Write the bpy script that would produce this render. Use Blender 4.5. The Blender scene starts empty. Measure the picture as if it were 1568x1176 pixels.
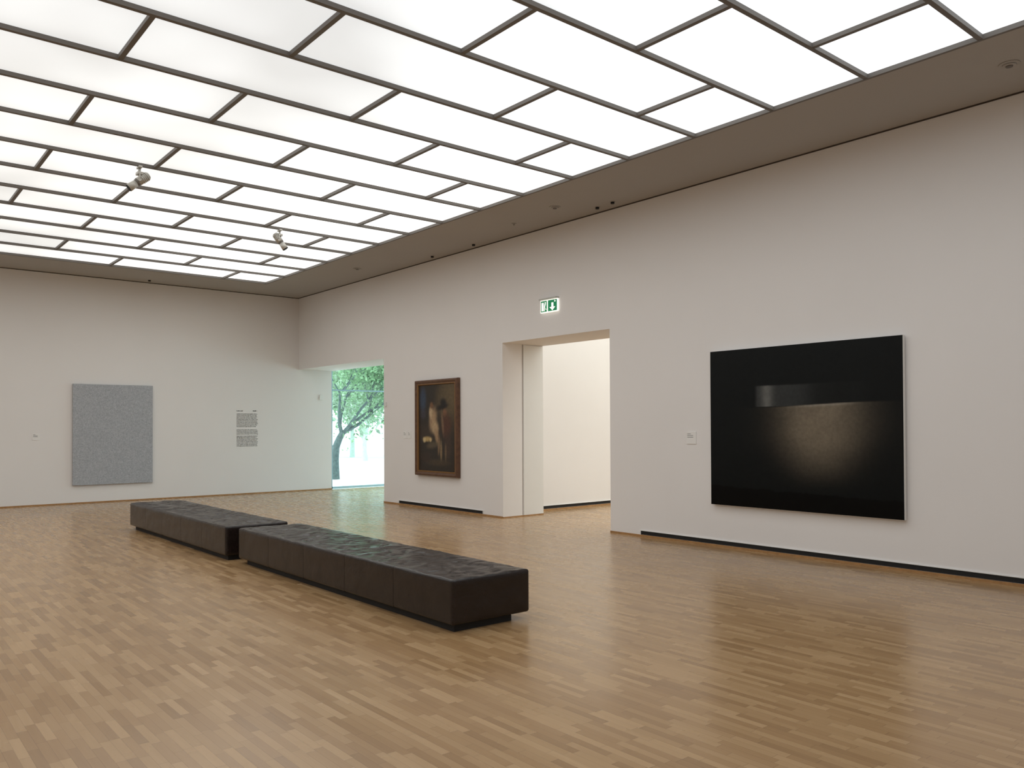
import bpy, bmesh, math, random
import numpy as np
from mathutils import Vector, Matrix, noise
random.seed(7)
scene=bpy.context.scene
scene.view_settings.view_transform='Standard'
scene.view_settings.look='None'
scene.view_settings.exposure=0.0
def lin(r,g,b):
    f=lambda c:(c/255/12.92) if c/255<=0.04045 else ((c/255+0.055)/1.055)**2.4
    return (f(r),f(g),f(b),1.0)
# ---------------------------------------------------------------- materials
class NT:
    def __init__(s,name):
        s.m=bpy.data.materials.new(name);s.m.use_nodes=True
        s.t=s.m.node_tree;s.b=s.t.nodes.get("Principled BSDF");s.o=s.t.nodes.get("Material Output")
    def n(s,typ,**kw):
        x=s.t.nodes.new(typ)
        for k,v in kw.items(): setattr(x,k,v)
        return x
    def l(s,a,b): s.t.links.new(a,b)
    def setv(s,sock,v):
        if isinstance(v,bpy.types.NodeSocket): s.l(v,sock)
        else: sock.default_value=v
    def math(s,op,a,b=0.0,c=0.0):
        x=s.n("ShaderNodeMath",operation=op)
        s.setv(x.inputs[0],a);s.setv(x.inputs[1],b);s.setv(x.inputs[2],c)
        return x.outputs[0]
    def ramp(s,fac,stops):
        r=s.n("ShaderNodeValToRGB");e=r.color_ramp.elements
        while len(e)<len(stops): e.new(0.5)
        for i,(p,c) in enumerate(stops): e[i].position=p;e[i].color=c
        s.setv(r.inputs[0],fac);return r.outputs[0]
    def noise(s,scale,detail=3,vec=None,rough=.5):
        x=s.n("ShaderNodeTexNoise");x.inputs["Scale"].default_value=scale;x.inputs["Detail"].default_value=detail
        x.inputs["Roughness"].default_value=rough
        if vec is not None: s.l(vec,x.inputs["Vector"])
        return x.outputs["Fac"]
    def obj(s):
        return s.n("ShaderNodeTexCoord").outputs["Object"]
    def bump(s,h,strength=.2,dist=.01):
        b=s.n("ShaderNodeBump");b.inputs["Strength"].default_value=strength;b.inputs["Distance"].default_value=dist
        s.l(h,b.inputs["Height"]);s.l(b.outputs[0],s.b.inputs["Normal"])
def plain(name,col,rough=.6,metal=0,spec=.5,bumpn=None,var=0.0,vscale=4):
    t=NT(name);t.b.inputs["Roughness"].default_value=rough;t.b.inputs["Metallic"].default_value=metal
    t.b.inputs["Specular IOR Level"].default_value=spec
    if var>0:
        f=t.noise(vscale,4,t.obj())
        a=tuple(max(0,c*(1-var)) for c in col[:3])+(1,);b=tuple(min(1,c*(1+var)) for c in col[:3])+(1,)
        t.l(t.ramp(f,[(.3,a),(.7,b)]),t.b.inputs["Base Color"])
    else: t.b.inputs["Base Color"].default_value=col
    if bumpn: t.bump(t.noise(bumpn[0],3,t.obj()),bumpn[1],bumpn[2])
    return t.m
def emis(name,col,s):
    t=NT(name);t.b.inputs["Base Color"].default_value=(.8,.8,.8,1)
    t.b.inputs["Emission Color"].default_value=col;t.b.inputs["Emission Strength"].default_value=s
    return t.m
M_wall=plain("plaster_white",(.848,.828,.815,1),.85,spec=.2,bumpn=(60,.05,.002),var=.012,vscale=.8)
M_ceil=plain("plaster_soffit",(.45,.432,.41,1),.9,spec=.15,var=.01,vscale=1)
M_bar=plain("profile_bronze",lin(112,107,102),.55)
M_groove=plain("shadow_gap_dark",lin(70,62,56),.9)
M_seam=plain("panel_seam",lin(130,120,110),.9)
M_black=plain("slot_black",(.006,.006,.007,1),.7)
M_white=plain("white_lacquer",(.8,.8,.78,1),.4)
M_metal=plain("spot_white_metal",(.55,.54,.5,1),.35,metal=.2)
M_oaktrim=plain("oak_trim",lin(168,126,80),.5,var=.15,vscale=20)
M_frame=plain("window_frame_metal",lin(160,195,208),.4)
M_label=plain("label_card",(.86,.85,.83,1),.6)
M_text=plain("vinyl_text_black",(.015,.015,.015,1),.6)
M_green=emis("exit_green",lin(0,140,90),.35);M_green.node_tree.nodes["Principled BSDF"].inputs["Base Color"].default_value=lin(0,130,80)
M_signw=emis("exit_white",(1,.98,.88,1),.9)
M_concrete=plain("paving_light",(.7,.72,.71,1),.9,var=.06,vscale=2)

# luminous panels
GX0=1.50;SP=1.009
t=NT("luminous_panel");o=t.obj()
sep=t.n("ShaderNodeSeparateXYZ");t.l(o,sep.inputs[0])
nz=t.noise(.45,2,o)
ym=t.n("ShaderNodeMapRange");t.l(sep.outputs[1],ym.inputs[0]);ym.inputs[1].default_value=-13;ym.inputs[2].default_value=-1.5
yv=t.ramp(ym.outputs[0],[(0,(1,)*3+(1,)),(.25,(.95,)*3+(1,)),(.42,(.26,)*3+(1,)),(.60,(.30,)*3+(1,)),(.85,(.9,)*3+(1,)),(1,(1,)*3+(1,))])
base=t.math('MULTIPLY_ADD',yv,.74,.65)
fr_=t.math('FRACT',t.math('DIVIDE',t.math('SUBTRACT',sep.outputs[0],GX0),SP))
ed=t.math('POWER',t.math('ABSOLUTE',t.math('SUBTRACT',t.math('MULTIPLY',fr_,2),1)),4)
st=t.math('ADD',base,t.math('MULTIPLY',t.math('SUBTRACT',nz,.5),.9))
st=t.math('SUBTRACT',st,t.math('MULTIPLY',ed,.14))
st=t.math('MAXIMUM',st,.74)
t.b.inputs["Base Color"].default_value=(.5,.5,.5,1);t.b.inputs["Roughness"].default_value=.6;t.b.inputs["Specular IOR Level"].default_value=.1
mr=t.n("ShaderNodeMapRange");t.l(sep.outputs[0],mr.inputs[0]);mr.inputs[1].default_value=9;mr.inputs[2].default_value=16
t.l(t.ramp(mr.outputs[0],[(0,(.975,.985,.965,1)),(1,(.92,.97,1,1))]),t.b.inputs["Emission Color"])
t.l(st,t.b.inputs["Emission Strength"])
M_panel=t.m
M_panel2=emis("luminous_panel_side_room",(.95,1,.96,1),1.75)

# parquet
t=NT("oak_parquet");o=t.obj()
sep=t.n("ShaderNodeSeparateXYZ");t.l(o,sep.inputs[0])
Wd,Ln=.05,.32
yr=t.math('DIVIDE',sep.outputs[1],Wd);row=t.math('FLOOR',yr)
wn=t.n("ShaderNodeTexWhiteNoise",noise_dimensions='1D');t.l(row,wn.inputs["W"])
xr=t.math('ADD',t.math('DIVIDE',sep.outputs[0],Ln),t.math('MULTIPLY',wn.outputs["Value"],7.3))
col=t.math('FLOOR',xr)
cb=t.n("ShaderNodeCombineXYZ");t.l(row,cb.inputs[0]);t.l(col,cb.inputs[1])
w2=t.n("ShaderNodeTexWhiteNoise",noise_dimensions='2D');t.l(cb.outputs[0],w2.inputs["Vector"])
mp=t.n("ShaderNodeMapping");mp.inputs["Scale"].default_value=(3,50,1);t.l(o,mp.inputs[0])
ad=t.n("ShaderNodeVectorMath",operation='ADD');t.l(mp.outputs[0],ad.inputs[0]);t.l(w2.outputs["Color"],ad.inputs[1])
grain=t.noise(1.0,4,ad.outputs[0])
f=t.math('ADD',t.math('MULTIPLY',w2.outputs["Value"],.75),t.math('MULTIPLY',grain,.3))
c=t.ramp(f,[(.05,lin(148,116,80)),(.35,lin(162,128,89)),(.65,lin(171,138,98)),(.9,lin(181,148,108)),(1.0,lin(197,166,127))])
fx=t.math('FRACT',xr);fy=t.math('FRACT',yr)
gx=t.math('LESS_THAN',fx,.008);gy=t.math('LESS_THAN',fy,.035)
g=t.math('MAXIMUM',gx,gy)
mx=t.n("ShaderNodeMix",data_type='RGBA');t.l(t.math('MULTIPLY',g,.4),mx.inputs[0]);t.l(c,mx.inputs[6]);mx.inputs[7].default_value=lin(80,58,38)
t.l(mx.outputs[2],t.b.inputs["Base Color"])
big_n=t.noise(1.2,3,o)
rr=t.n("ShaderNodeMapRange");t.l(t.math('ADD',t.math('MULTIPLY',big_n,.6),t.math('MULTIPLY',w2.outputs["Value"],.4)),rr.inputs[0]);rr.inputs[3].default_value=.18;rr.inputs[4].default_value=.33
t.l(rr.outputs[0],t.b.inputs["Roughness"]);t.b.inputs["Specular IOR Level"].default_value=.55
t.bump(t.math('SUBTRACT',t.math('MULTIPLY',w2.outputs["Value"],.3),g),.12,.002)
M_floor=t.m

# leather
t=NT("leather_dark_brown");o=t.obj()
vo=t.n("ShaderNodeTexVoronoi");vo.inputs["Scale"].default_value=150;t.l(o,vo.inputs["Vector"])
n1=t.noise(12,5,o,.6)
h=t.math('ADD',t.math('MULTIPLY',vo.outputs["Distance"],.08),n1)
t.l(t.ramp(n1,[(.3,lin(27,20,18)),(.7,lin(37,28,25))]),t.b.inputs["Base Color"])
t.b.inputs["Roughness"].default_value=.27;t.b.inputs["Specular IOR Level"].default_value=.40
t.bump(h,.4,.012)
M_leather=t.m

def vcol(name,rough,noise_amt=.0,nscale=60,spec=.4,bumps=.1):
    t=NT(name);a=t.n("ShaderNodeAttribute",attribute_name="Col")
    mx=t.n("ShaderNodeMix",data_type='RGBA',blend_type='MULTIPLY');mx.inputs[0].default_value=1
    t.l(a.outputs["Color"],mx.inputs[6])
    nn=t.noise(nscale,5,t.obj())
    t.l(t.ramp(nn,[(.25,(1-noise_amt,)*3+(1,)),(.75,(1,1,1,1))]),mx.inputs[7])
    t.l(mx.outputs[2],t.b.inputs["Base Color"]);t.b.inputs["Roughness"].default_value=rough
    t.b.inputs["Specular IOR Level"].default_value=spec
    t.bump(nn,bumps,.002)
    return t.m
M_bigpaint=vcol("oil_paint_dark",.3,.25,25,.16,.05)
M_oldpaint=vcol("oil_paint_figure",.4,.35,20,.4,.1)
t=NT("canvas_grey_weave");o=t.obj()
n1=t.noise(40,8,o,.9)
t.l(t.ramp(n1,[(.34,lin(134,138,144)),(.5,lin(170,174,180)),(.66,lin(204,207,211))]),t.b.inputs["Base Color"]);t.b.inputs["Roughness"].default_value=.8
M_graycanvas=t.m
t=NT("window_glass")
t.t.nodes.remove(t.b)
tr=t.n("ShaderNodeBsdfTransparent");tr.inputs[0].default_value=(.92,.98,.98,1);gl=t.n("ShaderNodeBsdfGlossy");gl.inputs["Roughness"].default_value=.02
fr=t.n("ShaderNodeFresnel");fr.inputs[0].default_value=1.45;ms=t.n("ShaderNodeMixShader")
t.l(fr.outputs[0],ms.inputs[0]);t.l(tr.outputs[0],ms.inputs[1]);t.l(gl.outputs[0],ms.inputs[2]);t.l(ms.outputs[0],t.o.inputs[0])
M_glass=t.m

# ---------------------------------------------------------------- mesh builder
class MB:
    def __init__(s): s.bm=bmesh.new();s.mats=[]
    def mi(s,m):
        if m not in s.mats: s.mats.append(m)
        return s.mats.index(m)
    def box(s,a,b,m,bev=0.0,seg=2):
        r=bmesh.ops.create_cube(s.bm,size=1)
        vs=r["verts"];c=[(a[i]+b[i])/2 for i in range(3)];d=[abs(b[i]-a[i]) for i in range(3)]
        for v in vs: v.co=Vector([c[i]+v.co[i]*d[i] for i in range(3)])
        fs=list({f for v in vs for f in v.link_faces});i=s.mi(m)
        for f in fs: f.material_index=i
        if bev>0:
            es=list({e for v in vs for e in v.link_edges})
            bmesh.ops.bevel(s.bm,geom=es,offset=bev,segments=seg,affect='EDGES',profile=.5,material=i)
    def quad(s,pts,m):
        f=s.bm.faces.new([s.bm.verts.new(p) for p in pts]);f.material_index=s.mi(m)
    def cyl(s,p,q,r,m,r2=None,seg=24,smooth=True):
        p=Vector(p);q=Vector(q);d=q-p
        rr=bmesh.ops.create_cone(s.bm,cap_ends=True,segments=seg,radius1=r,radius2=r if r2 is None else r2,depth=d.length)
        R=Vector((0,0,1)).rotation_difference(d.normalized()).to_matrix()
        for v in rr["verts"]: v.co=R@v.co+(p+q)/2
        i=s.mi(m)
        for f in {f for v in rr["verts"] for f in v.link_faces}:
            f.material_index=i
            if len(f.verts)==4: f.smooth=smooth
    def tube(s,pts,rads,m,seg=10):
        """continuous tapered tube through points"""
        rings=[];n=len(pts);pts=[Vector(p) for p in pts]
        for k in range(n):
            d=(pts[min(k+1,n-1)]-pts[max(k-1,0)]).normalized()
            R=Vector((0,0,1)).rotation_difference(d).to_matrix()
            rings.append([s.bm.verts.new(pts[k]+R@Vector((math.cos(6.28318*i/seg)*rads[k],math.sin(6.28318*i/seg)*rads[k],0))) for i in range(seg)])
        idx=s.mi(m)
        for k in range(n-1):
            for i in range(seg):
                f=s.bm.faces.new((rings[k][i],rings[k][(i+1)%seg],rings[k+1][(i+1)%seg],rings[k+1][i]));f.smooth=True;f.material_index=idx
    def done(s,name,parent=None):
        me=bpy.data.meshes.new(name);s.bm.to_mesh(me);s.bm.free()
        for m in s.mats: me.materials.append(m)
        ob=bpy.data.objects.new(name,me);bpy.context.collection.objects.link(ob)
        if parent: ob.parent=parent
        return ob
def empty(name,loc=(0,0,0)):
    e=bpy.data.objects.new(name,None);bpy.context.collection.objects.link(e);e.location=loc;e.empty_display_size=.1
    return e

# ---------------------------------------------------------------- room shell
H=4.91;D=3.09;T=.95
WY=.925
X1,Y1=22.2,-14.23
O1=4.20;D0,D1=8.25,10.84
b=MB();b.box((-.0,Y1-.3,-.2),(X1+.3,8.5,0),M_floor);b.done("floor")
b=MB()
b.box((0,0,D),(O1,T,H+.3),M_wall)
b.box((O1,0,0),(D0,T,H+.3),M_wall)
b.box((D0,0,D),(D1,T,H+.3),M_wall)
b.box((D1,0,0),(X1+.3,T,H+.3),M_wall)
b.done("wall_right")
b=MB()
b.box((-.3,Y1-.3,-.2),(0,WY,H+.3),M_wall)
b.box((-.3,WY,3.45),(0,8.5,H+.3),M_wall)
b.done("wall_far")
b=MB();b.box((X1,Y1-.3,-.2),(X1+.3,8.5,H+.3),M_wall);b.done("wall_back")
b=MB();b.box((0,Y1-.3,-.2),(X1,Y1,H+.3),M_wall);b.done("wall_left")
# partition between garden foyer and side room
b=MB();b.box((7.45,T,0),(7.75,8.5,H+.3),M_wall);b.done("wall_partition")
b=MB();b.box((7.75,8.2,0),(X1,8.5,H+.3),M_wall);b.done("wall_side_room")
# foyer garden-side wall: piers beside an unseen window added to light the far wall
b=MB();b.box((0,4.6,0),(.5,4.9,3.6),M_wall);b.box((6.9,4.6,0),(7.45,4.9,3.6),M_wall);b.box((.5,4.6,3.2),(6.9,4.9,3.6),M_wall);b.done("wall_foyer")
b=MB();b.box((0,T,3.45),(7.45,4.9,3.75),M_wall);b.done("ceiling_foyer")

# ceiling soffit + luminous grid
NX=19;GX1=GX0+SP*NX;GY0=-1.49;GY1=-12.74
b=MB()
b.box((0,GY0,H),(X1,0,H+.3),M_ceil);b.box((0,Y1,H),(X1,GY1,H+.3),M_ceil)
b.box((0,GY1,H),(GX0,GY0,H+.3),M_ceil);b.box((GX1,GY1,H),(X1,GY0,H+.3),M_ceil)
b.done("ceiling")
b=MB()
b.quad([(GX0,GY1,H+.035),(GX1,GY1,H+.035),(GX1,GY0,H+.035),(GX0,GY0,H+.035)],M_panel)
bw=.022
for k in range(NX+1):
    x=GX0+SP*k
    b.box((x-bw,GY1,H-.006),(x+bw,GY0,H+.034),M_bar)
for k in range(NX):
    x=GX0+SP*k
    y=-2.48 if k%2==0 else -3.63
    while y>GY1+.1:
        b.box((x+bw,y-bw,H-.004),(x+SP-bw,y+bw,H+.034),M_bar);y-=2.31
b.box((GX0-bw,GY0-bw,H-.008),(GX1+bw,GY0+bw*.6,H+.034),M_bar)
b.box((GX0-bw,GY1-bw,H-.008),(GX1+bw,GY1+bw,H+.034),M_bar)
b.done("luminous_ceiling")
b=MB();b.quad([(7.75,T,H-.1),(X1,T,H-.1),(X1,8.2,H-.1),(7.75,8.2,H-.1)],M_panel2)
for k in range(14):
    b.box((7.75+1.03*k,T,H-.14),(7.79+1.03*k,8.2,H-.1),M_bar)
b.done("luminous_ceiling")
# dark strips painted as the shade of the gap atop the walls
b=MB();b.box((0,-.012,H-.014),(X1,0,H),M_groove);b.done("gap_shade_strip_right")
b=MB();b.box((0,Y1,H-.014),(.012,-.012,H),M_groove);b.done("gap_shade_strip_far")
# baseboards
b=MB()
b.box((O1,-.012,0),(D0,0,.028),M_oaktrim);b.box((D1,-.012,0),(X1,0,.028),M_oaktrim)
b.box((D0,0,0),(D0+.01,T,.02),M_oaktrim);b.box((O1-.012,0,0),(O1,T,.03),M_oaktrim)
b.done("baseboard_right")
b=MB();b.box((0,Y1,0),(.012,WY,.028),M_oaktrim);b.done("baseboard_far")
b=MB();b.box((7.75,T,0),(7.762,8.2,.025),M_oaktrim);b.done("baseboard_side_room")
# air slots
def slot_y(x0,x1,name):
    b=MB();b.box((x0,-.006,.032),(x1,-.001,.086),M_black)
    b.box((x0,-.016,.086),(x1,0,.094),M_white);b.box((x0-.01,-.016,.028),(x0,0,.094),M_white);b.box((x1,-.016,.028),(x1+.01,0,.094),M_white)
    b.done(name)
slot_y(4.82,7.68,"air_vent_slot");slot_y(11.45,21.9,"air_vent_slot")
b=MB();b.box((7.75,1.4,.03),(7.756,8.0,.085),M_black);b.box((7.75,1.4,.085),(7.766,8.0,.093),M_white);b.done("air_vent_slot")
# door leaf panel in the jamb, with its seam
b=MB();b.box((D0,.455,0),(D0+.003,.462,D),M_seam);b.box((D0,.475,.02),(D0+.012,T-.004,D-.01),M_white,.002);b.done("jamb_door_panel")

# ---------------------------------------------------------------- windows
b=MB()
def wframe_x(x,y0,y1,z0,z1,mulls,trans):
    b.box((x-.03,y0,z0),(x+.03,y0+.05,z1),M_frame);b.box((x-.03,y1-.05,z0),(x+.03,y1,z1),M_frame)
    b.box((x-.03,y0,z0),(x+.03,y1,z0+.06),M_frame);b.box((x-.03,y0,z1-.06),(x+.03,y1,z1),M_frame)
    for m in mulls: b.box((x-.03,m-.025,z0),(x+.03,m+.025,z1),M_frame)
    for q in trans: b.box((x-.02,y0,q-.018),(x+.02,y1,q+.018),M_frame)
    b.quad([(x,y0,z0),(x,y1,z0),(x,y1,z1),(x,y0,z1)],M_glass)
wframe_x(-.08,WY,4.6,0,3.45,[3.3],[2.6])
b.done("window_1")
b=MB()
for m in (.5,2.1,3.7,5.3,6.85): b.box((m,4.7,0),(m+.05,4.76,3.2),M_frame)
b.box((.5,4.7,0),(6.9,4.76,.06),M_frame);b.box((.5,4.7,3.14),(6.9,4.76,3.2),M_frame);b.box((.5,4.71,2.58),(6.9,4.75,2.62),M_frame)
b.quad([(.5,4.73,0),(6.9,4.73,0),(6.9,4.73,3.2),(.5,4.73,3.2)],M_glass)
b.done("added_light_window")  # unseen window, added so skylight grazes the far wall

# ---------------------------------------------------------------- outside
b=MB();b.quad([(-80,-60,-.06),(-.3,-60,-.06),(-.3,80,-.06),(-80,80,-.06)],M_concrete)
b.quad([(-.3,4.9,-.06),(7.45,4.9,-.06),(7.45,80,-.06),(-.3,80,-.06)],M_concrete)
b.done("ground_paving")
M_bark=plain("bark",lin(76,86,84),.9,var=.3,vscale=12,bumpn=(30,.5,.02))
M_bark2=plain("bark_pale",lin(180,192,180),.9,var=.1,vscale=12)
def leafmat(name,c,tr=.35,k0=.55,k1=1.6):
    t=NT(name);t.b.inputs["Roughness"].default_value=.5
    oi=t.noise(3,2,t.obj())
    a=tuple(x*k0 for x in c[:3])+(1,);d=tuple(min(1,x*k1) for x in c[:3])+(1,)
    cc=t.ramp(oi,[(.3,a),(.7,d)])
    t.l(cc,t.b.inputs["Base Color"])
    tl=t.n("ShaderNodeBsdfTranslucent");t.l(cc,tl.inputs[0]);mx=t.n("ShaderNodeMixShader");mx.inputs[0].default_value=tr
    t.l(t.b.outputs[0],mx.inputs[1]);t.l(tl.outputs[0],mx.inputs[2]);t.l(mx.outputs[0],t.o.inputs[0])
    return t.m
M_leaf=leafmat("leaf_green",(.17,.27,.14,1),.5)
M_leaf2=leafmat("leaf_pale",(.33,.42,.30,1),.5,.6,1.4)
def make_tree(base,hgt,seed,leafm,nleaf,leafs=.09,r0=.16,name="tree",first=None,bark=None,spread=.22,minlev=2):
    rnd=random.Random(seed);bark=bark or M_bark
    root=empty(name,base)
    b=MB();tips=[]
    def grow(p,d,L,r,lev):
        n=4;P=[p.copy()];Rr=[r]
        for i in range(n):
            d2=(d+Vector((rnd.uniform(-.22,.22),rnd.uniform(-.22,.22),rnd.uniform(-.1,.16)))).normalized()
            q=p+d2*L/n;r=r*.88
            P.append(q);Rr.append(r);p=q;d=d2
            if lev>=minlev: tips.append(p.copy())
        b.tube(P,Rr,bark,8)
        if lev<4:
            for k in range(3 if lev<3 else 2):
                a=rnd.uniform(0,6.28)
                dd=(d*1.0+Vector((math.cos(a),math.sin(a),rnd.uniform(-.1,.5)))*.85).normalized()
                grow(p,dd,L*.72,r*.68,lev+1)
        else: tips.append(p.copy())
    if first:
        P=[Vector((0,0,0))]+[Vector(q) for q in first];Rr=[r0*.9**i for i in range(len(P))];Rr[0]*=1.2
        b.tube(P,Rr,bark,14)
        p=P[-1];r=Rr[-1];d=(P[-1]-P[-2]).normalized()
        for dd in (Vector((0,1,.8)),Vector((.2,-.6,1)),Vector((-.6,.3,1)),Vector((.5,.5,.7)),Vector((0,.9,.25))):
            grow(p-d*.05,(d*.3+dd).normalized(),hgt*.28,r*.65,1)
    else: grow(Vector((0,0,0)),Vector((0,0,1)),hgt*.3,r0,0)
    b.done("trunk",root)
    verts=[];faces=[]
    for i in range(nleaf):
        c=rnd.choice(tips)+Vector([rnd.gauss(0,spread*hgt/5) for _ in range(3)])
        ax=Vector([rnd.gauss(0,1) for _ in range(3)]).normalized();bx=ax.orthogonal().normalized()
        s=leafs*rnd.uniform(.6,1.2);k=len(verts)
        verts+=[c-ax*s,c+bx*s*.45,c+ax*s,c-bx*s*.45];faces.append((k,k+1,k+2,k+3))
    me=bpy.data.meshes.new("foliage");me.from_pydata([tuple(v) for v in verts],[],faces);me.materials.append(leafm)
    ob=bpy.data.objects.new("foliage",me);bpy.context.collection.objects.link(ob);ob.parent=root
    return root
make_tree((-4.6,3.35,-.06),5.0,3,M_leaf,10000,leafs=.075,r0=.17,first=[(.01,.03,.35),(.0,.04,.7),(-.02,.1,1.05),(.0,.2,1.3),(.0,.32,1.5)],spread=.34,minlev=1)
for (x,y,h,s) in [(-22,13.5,8,11),(-26,16.5,9,12),(-18,15.0,7,13),(-24,11.0,8,14),(-17,11.5,6.5,15),(-28,20,9,16)]:
    make_tree((x,y,-.06),h,s,M_leaf2,7000,leafs=.2,r0=.16,bark=M_bark2,spread=.4,minlev=1)

# ---------------------------------------------------------------- benches
def bench(x0,x1,y0,y1,z0,z1,n,name,seed):
    root=empty(name,((x0+x1)/2,(y0+y1)/2,0))
    off=Vector(root.location)
    L=(x1-x0)/n
    bm=bmesh.new()
    for k in range(n):
        a=Vector((x0+k*L,y0,z0));c=Vector((x0+(k+1)*L,y1,z1));rad=.022
        rxa=rad if k==0 else .004;rxb=rad if k==n-1 else .004
        nx,ny,nz=44,40,16
        def coords(lo,hi,m,ra,rb):
            return [lo,lo+ra*.3,lo+ra*.65]+[lo+ra+(hi-lo-ra-rb)*i/(m-1) for i in range(m)]+[hi-rb*.65,hi-rb*.3,hi]
        xs=coords(a.x,c.x,nx,rxa,rxb);ys=coords(a.y,c.y,ny,rad,rad);zs=coords(a.z,c.z,nz,rad,rad)
        cache={}
        def vert(i,j,l):
            key=(i,j,l)
            if key in cache:return cache[key]
            P=Vector((xs[i],ys[j],zs[l]))
            rx=rxa if P.x<(a.x+c.x)/2 else rxb
            q=Vector((min(max(P.x,a.x+rxa),c.x-rxb),min(max(P.y,a.y+rad),c.y-rad),min(max(P.z,a.z+rad),c.z-rad)))
            d=P-q
            dn=Vector((d.x/rx,d.y/rad,d.z/rad))
            if dn.length>1e-6: dn=dn.normalized()
            if rx<rad:
                yz=Vector((0,d.y/rad,d.z/rad))
                if yz.length>1e-6: yz=yz.normalized()
                R=q+Vector((d.x,yz.y*rad,yz.z*rad))
                if abs(d.x)>rx*.5:
                    dirv=Vector((0,P.y-(a.y+c.y)/2,0)) if abs(P.y-a.y)<1e-6 or abs(P.y-c.y)<1e-6 else Vector((0,0,1))
                    R-=dirv.normalized()*.004*(abs(d.x)/rx)
            else: R=q+Vector((dn.x*rx,dn.y*rad,dn.z*rad))
            u=(P.x-a.x)/L;v=(P.y-a.y)/(c.y-a.y);w=(P.z-a.z)/(c.z-a.z)
            e=lambda s:1-(2*s-1)**8
            eu=(1-(2*u-1)**16) if (0<k<n-1) else e(u)
            if w>.97:
                nn=noise.noise(Vector((P.x*4+seed,P.y*4,0)))*.013+noise.noise(Vector((P.x*11+seed,P.y*7,3)))*.012
                crease=abs(noise.noise(Vector((P.x*7+seed,P.y*5,9))))
                nn-=.009*max(0,1-crease*8)
                R.z+=(.006+nn)*eu*e(v)
            if v<.03: R.y-=(.001+noise.noise(Vector((P.x*5+seed,P.z*7,1)))*.004)*e(u)*e(w)
            if v>.97: R.y+=(.001+noise.noise(Vector((P.x*5+seed,P.z*7,5)))*.004)*e(u)*e(w)
            if k==n-1 and u>.97: R.x+=(.003+noise.noise(Vector((P.y*6,P.z*9,seed)))*.004)*e(v)*e(w)
            vv=bm.verts.new(R-off);cache[key]=vv;return vv
        I,J,K=len(xs)-1,len(ys)-1,len(zs)-1
        def f(*ks): 
            ff=bm.faces.new([vert(*q) for q in ks]);ff.smooth=True
        for i in range(I):
            for j in range(J):
                f((i,j,K),(i+1,j,K),(i+1,j+1,K),(i,j+1,K));f((i,j,0),(i,j+1,0),(i+1,j+1,0),(i+1,j,0))
        for i in range(I):
            for l in range(K):
                f((i,0,l),(i+1,0,l),(i+1,0,l+1),(i,0,l+1));f((i,J,l),(i,J,l+1),(i+1,J,l+1),(i+1,J,l))
        for j in range(J):
            for l in range(K):
                f((0,j,l),(0,j,l+1),(0,j+1,l+1),(0,j+1,l));f((I,j,l),(I,j+1,l),(I,j+1,l+1),(I,j,l+1))
    me=bpy.data.meshes.new("leather_seat");bm.to_mesh(me);bm.free();me.materials.append(M_leather)
    ob=bpy.data.objects.new("leather_seat",me);bpy.context.collection.objects.link(ob);ob.parent=root
    b=MB();b.box((x0+.15-off.x,y0+.05-off.y,0),(x1-.05-off.x,y1-.16-off.y,z0+.02),M_black)
    b.done("plinth",root)
bench(9.87,14.24,-5.36,-4.57,.06,.415,5,"leather_bench",1)
bench(5.45,9.62,-5.42,-4.62,.06,.415,5,"leather_bench",20)

# ---------------------------------------------------------------- artworks
def colgrid(name,x0,x1,z0,z1,y,fn,nx,nz,mat,parent):
    verts=[];faces=[];cols=[]
    for j in range(nz+1):
        for i in range(nx+1):
            u=i/nx;v=j/nz
            verts.append((x0+(x1-x0)*u,y,z0+(z1-z0)*v));cols.append(fn(u,v))
    for j in range(nz):
        for i in range(nx):
            k=j*(nx+1)+i;faces.append((k,k+1,k+nx+2,k+nx+1))
    me=bpy.data.meshes.new(name);me.from_pydata(verts,[],faces)
    ca=me.color_attributes.new("Col",'FLOAT_COLOR','POINT')
    arr=np.array([(c[0],c[1],c[2],1.0) for c in cols],dtype=np.float32).ravel();ca.data.foreach_set("color",arr)
    me.materials.append(mat)
    ob=bpy.data.objects.new(name,me);bpy.context.collection.objects.link(ob);ob.parent=parent
def ss(a,b,x):
    t=min(1,max(0,(x-a)/(b-a)));return t*t*(3-2*t)
def mixc(a,b,t): return tuple(a[i]*(1-t)+b[i]*t for i in range(3))
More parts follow.
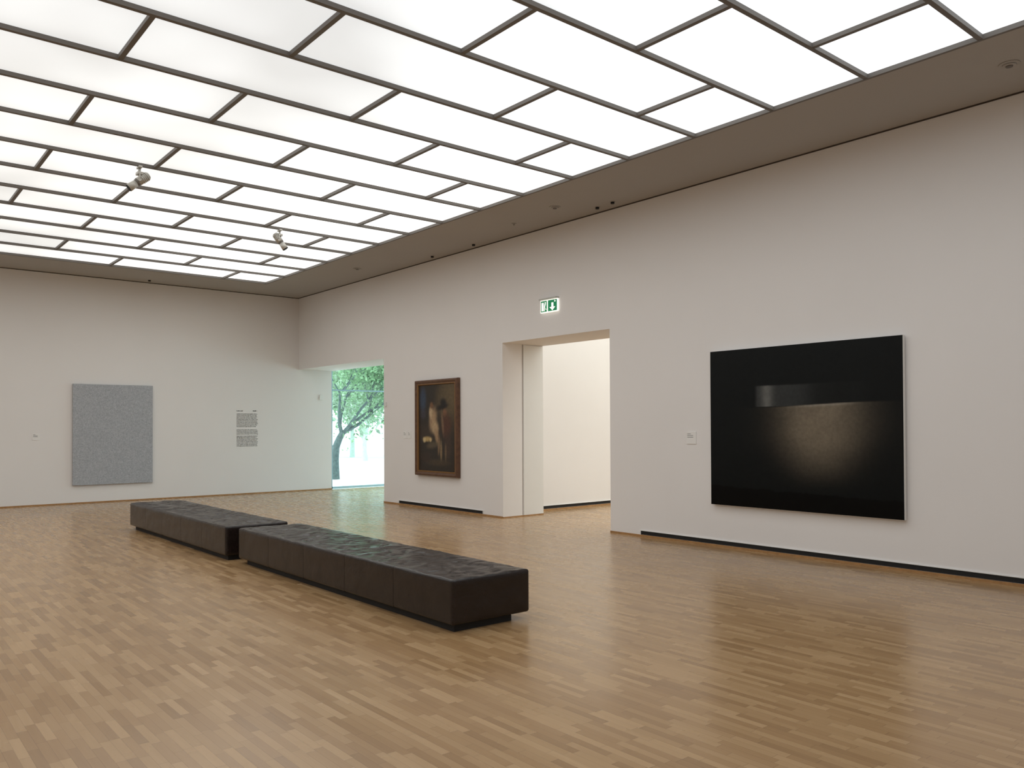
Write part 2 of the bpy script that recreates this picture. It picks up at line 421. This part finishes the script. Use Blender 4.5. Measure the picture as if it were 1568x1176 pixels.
def big(u,v):
    c=mixc(lin(15,19,20)[:3],lin(9,11,12)[:3],ss(.75,1,u)*.3)
    bandv=ss(.628,.634,v)*(1-ss(.755,.765,v))
    side=ss(.262,.285,u)*(1-ss(.78,.88,u))
    right=1-ss(.40,.82,u)
    k=bandv*side
    c=mixc(c,lin(60,62,62)[:3],k*(.75*right+.1))
    c=mixc(c,lin(138,138,134)[:3],k*.5*math.exp(-((u-.335)/.03)**2))
    c=mixc(c,(0.003,0.004,.004),k*.6*ss(.5,.62,u)*(1-ss(.7,.85,u)))
    edge=.628+.018*ss(.3,.9,u)
    du=(u-.615)
    below=1-ss(edge-.006,edge+.003,v)
    depth=edge-v
    wdt=.20-.07*ss(.1,.55,depth)
    g=math.exp(-(abs(du)/(wdt*.88))**2.4)*(1-ss(.12,.50,depth))*below
    g2=math.exp(-(abs(du)/(wdt*1.2))**2.4)*(1-ss(.14,.56,depth))*below
    c=mixc(c,lin(84,76,65)[:3],g2*.75)
    n=noise.noise(Vector((u*9,v*9,2)))*.5+.5
    c=mixc(c,lin(140,128,110)[:3],g*(.58+.35*n))
    ln=below*math.exp(-(depth/.011)**2)*ss(.42,.6,u)*(1-ss(.68,.84,u))
    c=mixc(c,lin(166,160,148)[:3],ln*.7)
    e=.125-.03*u+.012*noise.noise(Vector((u*14,0,5)))+.006*noise.noise(Vector((u*60,0,8)))
    c=mixc(c,lin(3,4,5)[:3],(1-ss(e-.004,e+.004,v)))
    return c
root=empty("abstract_dark_painting",(0,0,0))
b=MB();b.box((12.735,-.064,.565),(15.29,-.021,2.595),M_white,.002);b.done("stretcher",root)
colgrid("canvas",12.737,15.286,.567,2.593,-.0655,big,300,240,M_bigpaint,root)

def ell(u,v,cu,cv,ru,rv,ang=0,p=2.0):
    a=math.radians(ang);x=(u-cu);y=(v-cv)*1.32
    xr=x*math.cos(a)+y*math.sin(a);yr=-x*math.sin(a)+y*math.cos(a)
    return math.exp(-((xr/ru)**2+(yr/(rv*1.32))**2)**p)
def old(u,v):
    c=mixc(lin(48,40,33)[:3],lin(98,82,58)[:3],ss(.4,.95,u)*ss(.3,.9,v))
    c=mixc(c,lin(116,98,68)[:3],.5*ell(u,v,.78,.82,.3,.2))
    for (cu,cv,ru,rv,an,col,k) in [
        (.12,.83,.09,.14,0,lin(58,74,98),.85),(.13,.66,.08,.06,0,lin(70,68,80),.6),
        (.22,.45,.22,.1,0,lin(68,54,42),.7),
        (.40,.60,.10,.14,-12,lin(178,148,114),1),(.34,.68,.05,.07,0,lin(206,178,140),1),(.46,.50,.09,.08,20,lin(196,168,130),1),
        (.36,.76,.045,.04,0,lin(130,92,62),1),(.50,.41,.05,.10,10,lin(178,146,110),.9),(.56,.30,.03,.11,-5,lin(150,120,88),.8),
        (.66,.74,.17,.035,10,lin(24,18,16),1),(.68,.79,.09,.05,0,lin(22,16,14),1),(.72,.67,.05,.045,0,lin(138,96,68),1),
        (.76,.52,.13,.14,0,lin(92,54,38),.9),(.66,.55,.03,.14,8,lin(160,128,96),.5),(.80,.30,.10,.16,0,lin(72,54,44),.8),
        (.24,.37,.12,.03,0,lin(200,170,110),.9),(.16,.36,.04,.03,0,lin(224,200,150),.9),(.33,.36,.03,.025,0,lin(216,190,140),.9),
        (.38,.30,.16,.04,8,lin(106,92,70),.7),(.62,.24,.03,.12,0,lin(160,134,98),.7),(.74,.22,.025,.10,0,lin(130,106,78),.7),
        (.22,.16,.16,.07,0,lin(60,44,34),.8),(.55,.1,.3,.04,0,lin(84,68,48),.6)]:
        c=mixc(c,col[:3],k*ell(u,v,cu,cv,ru,rv,an))
    return c
root=empty("framed_figure_painting",(0,0,0))
b=MB();x0,x1,z0,z1=5.525,6.985,.65,2.54
M_fr=plain("frame_walnut",lin(96,66,46),.4,var=.25,vscale=14);M_gold=plain("frame_gilt_inner",lin(140,104,62),.35,metal=.4)
prof=[(0,-.001),(0,-.06),(.012,-.082),(.035,-.088),(.06,-.076),(.078,-.07),(.088,-.074),(.098,-.062),(.105,-.04)]
rings=[]
for (i,y) in prof:
    rings.append([b.bm.verts.new(p) for p in ((x0+i,y,z0+i),(x1-i,y,z0+i),(x1-i,y,z1-i),(x0+i,y,z1-i))])
for k in range(len(prof)-1):
    m=b.mi(M_gold if k>=5 else M_fr)
    for j in range(4):
        f=b.bm.faces.new((rings[k][j],rings[k][(j+1)%4],rings[k+1][(j+1)%4],rings[k+1][j]));f.material_index=m
b.bm.faces.new(list(reversed(rings[0]))).material_index=b.mi(M_black)
b.done("frame",root)
colgrid("canvas",x0+.1,x1-.1,z0+.1,z1-.1,-.042,old,150,200,M_oldpaint,root)

b=MB();b.box((.021,-5.165,.395),(.06,-3.545,2.57),M_graycanvas,.003);b.done("grey_monochrome_painting")

# labels
def label_far(y0,y1,z0,z1):
    b=MB();b.box((0,y0,z0),(.006,y1,z1),M_label)
    for i in range(3): b.box((.006,y0+.015,z1-.03-.022*i),(.0065,y0+(y1-y0)*(.7 if i else .4),z1-.036-.022*i),M_text)
    b.done("wall_label")
def label_right(x0,x1,z0,z1):
    b=MB();b.box((x0,-.008,z0),(x1,0,z1),M_label)
    for i in range(3): b.box((x0+.012,-.0085,z1-.03-.022*i),(x0+(x1-x0)*(.7 if i else .45),-.008,z1-.035-.022*i),M_text)
    b.done("wall_label")
label_far(-5.91,-5.77,1.37,1.52)
label_right(4.99,5.12,1.38,1.53);label_right(5.16,5.27,1.38,1.53);label_right(12.29,12.45,1.36,1.53)
# wall text
words="the collection of light and silence in painting brings together works from several decades that consider colour space matter and time as a single question posed to the viewer who moves through these rooms".split()
def para(n,w,rnd):
    L=[]
    for i in range(n):
        s=""
        while len(s)<w: s+=rnd.choice(words)+" "
        L.append(s[:w])
    return "\n".join(L)
rnd=random.Random(4)
root=empty("wall_text_panel",(0,0,0))
def text(body,y,z,size,width=None,off=.0003):
    c=bpy.data.curves.new("text_block","FONT");c.body=body;c.size=size;c.space_line=1.0;c.extrude=.0004;c.offset=off;c.align_y='TOP'
    o=bpy.data.objects.new("text_block",c);bpy.context.collection.objects.link(o);c.materials.append(M_text)
    o.rotation_euler=(math.pi/2,0,math.pi/2);o.location=(.002,y,z)
    bpy.context.view_layer.update()
    if width: o.scale=(width/o.dimensions.x,1,1)
    o.parent=root
text("Licht und",-1.60,2.045,.038,.15,.001);text("Stille",-1.20,2.045,.038,.11,.001)
text(para(10,46,rnd),-1.60,1.97,.034,.53);text(para(4,46,rnd),-1.60,1.585,.034,.53);text(para(8,46,rnd),-1.60,1.43,.034,.53)

# thermostat / switches
b=MB();b.box((0,.57,2.33),(.03,.66,2.46),M_white,.006);b.done("wall_thermostat")
b=MB();b.box((4.24,-.025,2.06),(4.32,0,2.15),M_white,.006);b.done("wall_sensor")

# exit sign
b=MB()
b.box((9.30,-.035,3.49),(9.72,-.012,3.70),M_signw,.003)
b.box((9.30,-.075,3.70),(9.72,0,3.725),M_metal,.004)
b.box((9.49,-.037,3.505),(9.705,-.035,3.685),M_green)
b.box((9.315,-.037,3.505),(9.46,-.035,3.685),M_green)
def gp(pts,y,m): b.quad([(p[0],y,p[1]) for p in pts],m)
b.box((9.335,-.0385,3.52),(9.385,-.037,3.66),M_signw)
b.cyl((9.425,-.037,3.655),(9.425,-.039,3.655),.013,M_signw)
gp([(9.40,3.60),(9.43,3.60),(9.44,3.642),(9.41,3.642)],-.039,M_signw)
gp([(9.395,3.52),(9.41,3.515),(9.425,3.60),(9.40,3.60)],-.039,M_signw)
gp([(9.425,3.60),(9.43,3.57),(9.452,3.54),(9.44,3.53)],-.039,M_signw)
gp([(9.575,3.64),(9.625,3.64),(9.625,3.56),(9.575,3.56)],-.039,M_signw)
f=b.bm.faces.new([b.bm.verts.new(p) for p in ((9.53,-.039,3.57),(9.60,-.039,3.51),(9.67,-.039,3.57))]);f.material_index=b.mi(M_signw)
b.cyl((9.66,-.037,3.66),(9.66,-.039,3.66),.014,M_signw)
b.done("exit_sign")

# soffit fittings
for (x,y,r,dark) in [(4.39,-.74,.07,0),(6.37,-.21,.035,1),(7.68,-.20,.035,1),(9.29,-.59,.03,0),(10.43,-.74,.075,0),(10.83,-.24,.035,1),(11.17,-.27,.035,1),(16.61,-.78,.075,0),(.35,-3.70,.035,1)]:
    b=MB()
    if dark:
        b.cyl((x,y,H-.004),(x,y,H),r+.008,M_ceil);b.cyl((x,y,H-.03),(x,y,H-.004),r*.8,M_black)
        b.done("ceiling_downlight")
    else:
        b.cyl((x,y,H-.008),(x,y,H),r+.012,M_ceil);b.cyl((x,y,H-.02),(x,y,H-.008),r*.75,M_ceil);b.cyl((x,y,H-.028),(x,y,H-.02),r*.4,M_bar)
        b.done("smoke_detector")

# track spotlights
def spot(x,y,yaw,tilt):
    root=empty("track_spotlight",(x,y,H))
    b=MB()
    b.box((-.06,-.022,-.03),(.06,.022,-.006),M_metal,.004)
    b.cyl((0,0,-.03),(0,0,-.085),.016,M_metal)
    b.box((-.05,-.035,-.115),(.05,.035,-.08),M_metal,.006)
    d=Vector((math.cos(yaw)*math.cos(tilt),math.sin(yaw)*math.cos(tilt),-math.sin(tilt)))
    s=Vector((-math.sin(yaw),math.cos(yaw),0))
    c=Vector((0,0,-.19))
    for sg in (-1,1):
        p=s*sg*.062
        b.cyl(Vector((0,0,-.10))+p*.6,Vector((0,0,-.12))+p,.008,M_metal,seg=10)
        b.cyl(Vector((0,0,-.12))+p,c+p,.008,M_metal,seg=10)
        b.cyl(c+p*1.12,c+p*.7,.018,M_metal,seg=14)
    b.cyl(c-d*.12,c+d*.02,.052,M_metal);b.cyl(c-d*.14,c-d*.12,.036,M_metal,.052)
    for i in range(4): b.cyl(c-d*(.11-.022*i),c-d*(.102-.022*i),.058,M_metal)
    b.cyl(c+d*.02,c+d*.05,.052,M_bar,.044);b.cyl(c+d*.05,c+d*.16,.044,M_metal,.05);b.cyl(c+d*.16,c+d*.166,.046,M_black)
    b.done("spot_body",root)
spot(8.56,-6.12,math.radians(-100),math.radians(40))
spot(6.545,-3.38,math.radians(60),math.radians(55))

# ---------------------------------------------------------------- light / world
w=bpy.data.worlds.new("World");scene.world=w;w.use_nodes=True
bg=w.node_tree.nodes["Background"];bg.inputs[0].default_value=(.70,.93,1.0,1);bg.inputs[1].default_value=4.2
sun=bpy.data.lights.new("sun","SUN");sun.energy=2.0;sun.angle=.05;sun.color=(1,.97,.9)
so=bpy.data.objects.new("sun",sun);bpy.context.collection.objects.link(so);so.rotation_euler=Vector((-.3,-.8,1)).normalized().to_track_quat('Z','Y').to_euler()

# ---------------------------------------------------------------- camera
yaw,pitch,roll,f,sy=0.6923,0.013,-0.0043,1246.17,50.04
F=Vector((-math.cos(yaw)*math.cos(pitch),math.sin(yaw)*math.cos(pitch),math.sin(pitch)))
R=F.cross(Vector((0,0,1))).normalized();U=R.cross(F)
c,s=math.cos(roll),math.sin(roll)
R2=R*c+U*s;U2=U*c-R*s
cd=bpy.data.cameras.new("camera");cd.sensor_width=36;cd.sensor_fit='HORIZONTAL';cd.lens=f/1568*36;cd.shift_y=sy/1568
co=bpy.data.objects.new("camera",cd);bpy.context.collection.objects.link(co)
M=Matrix((R2,U2,-F)).transposed().to_4x4();M.translation=Vector((19.4018,-9.0343,1.6));co.matrix_world=M
scene.camera=co
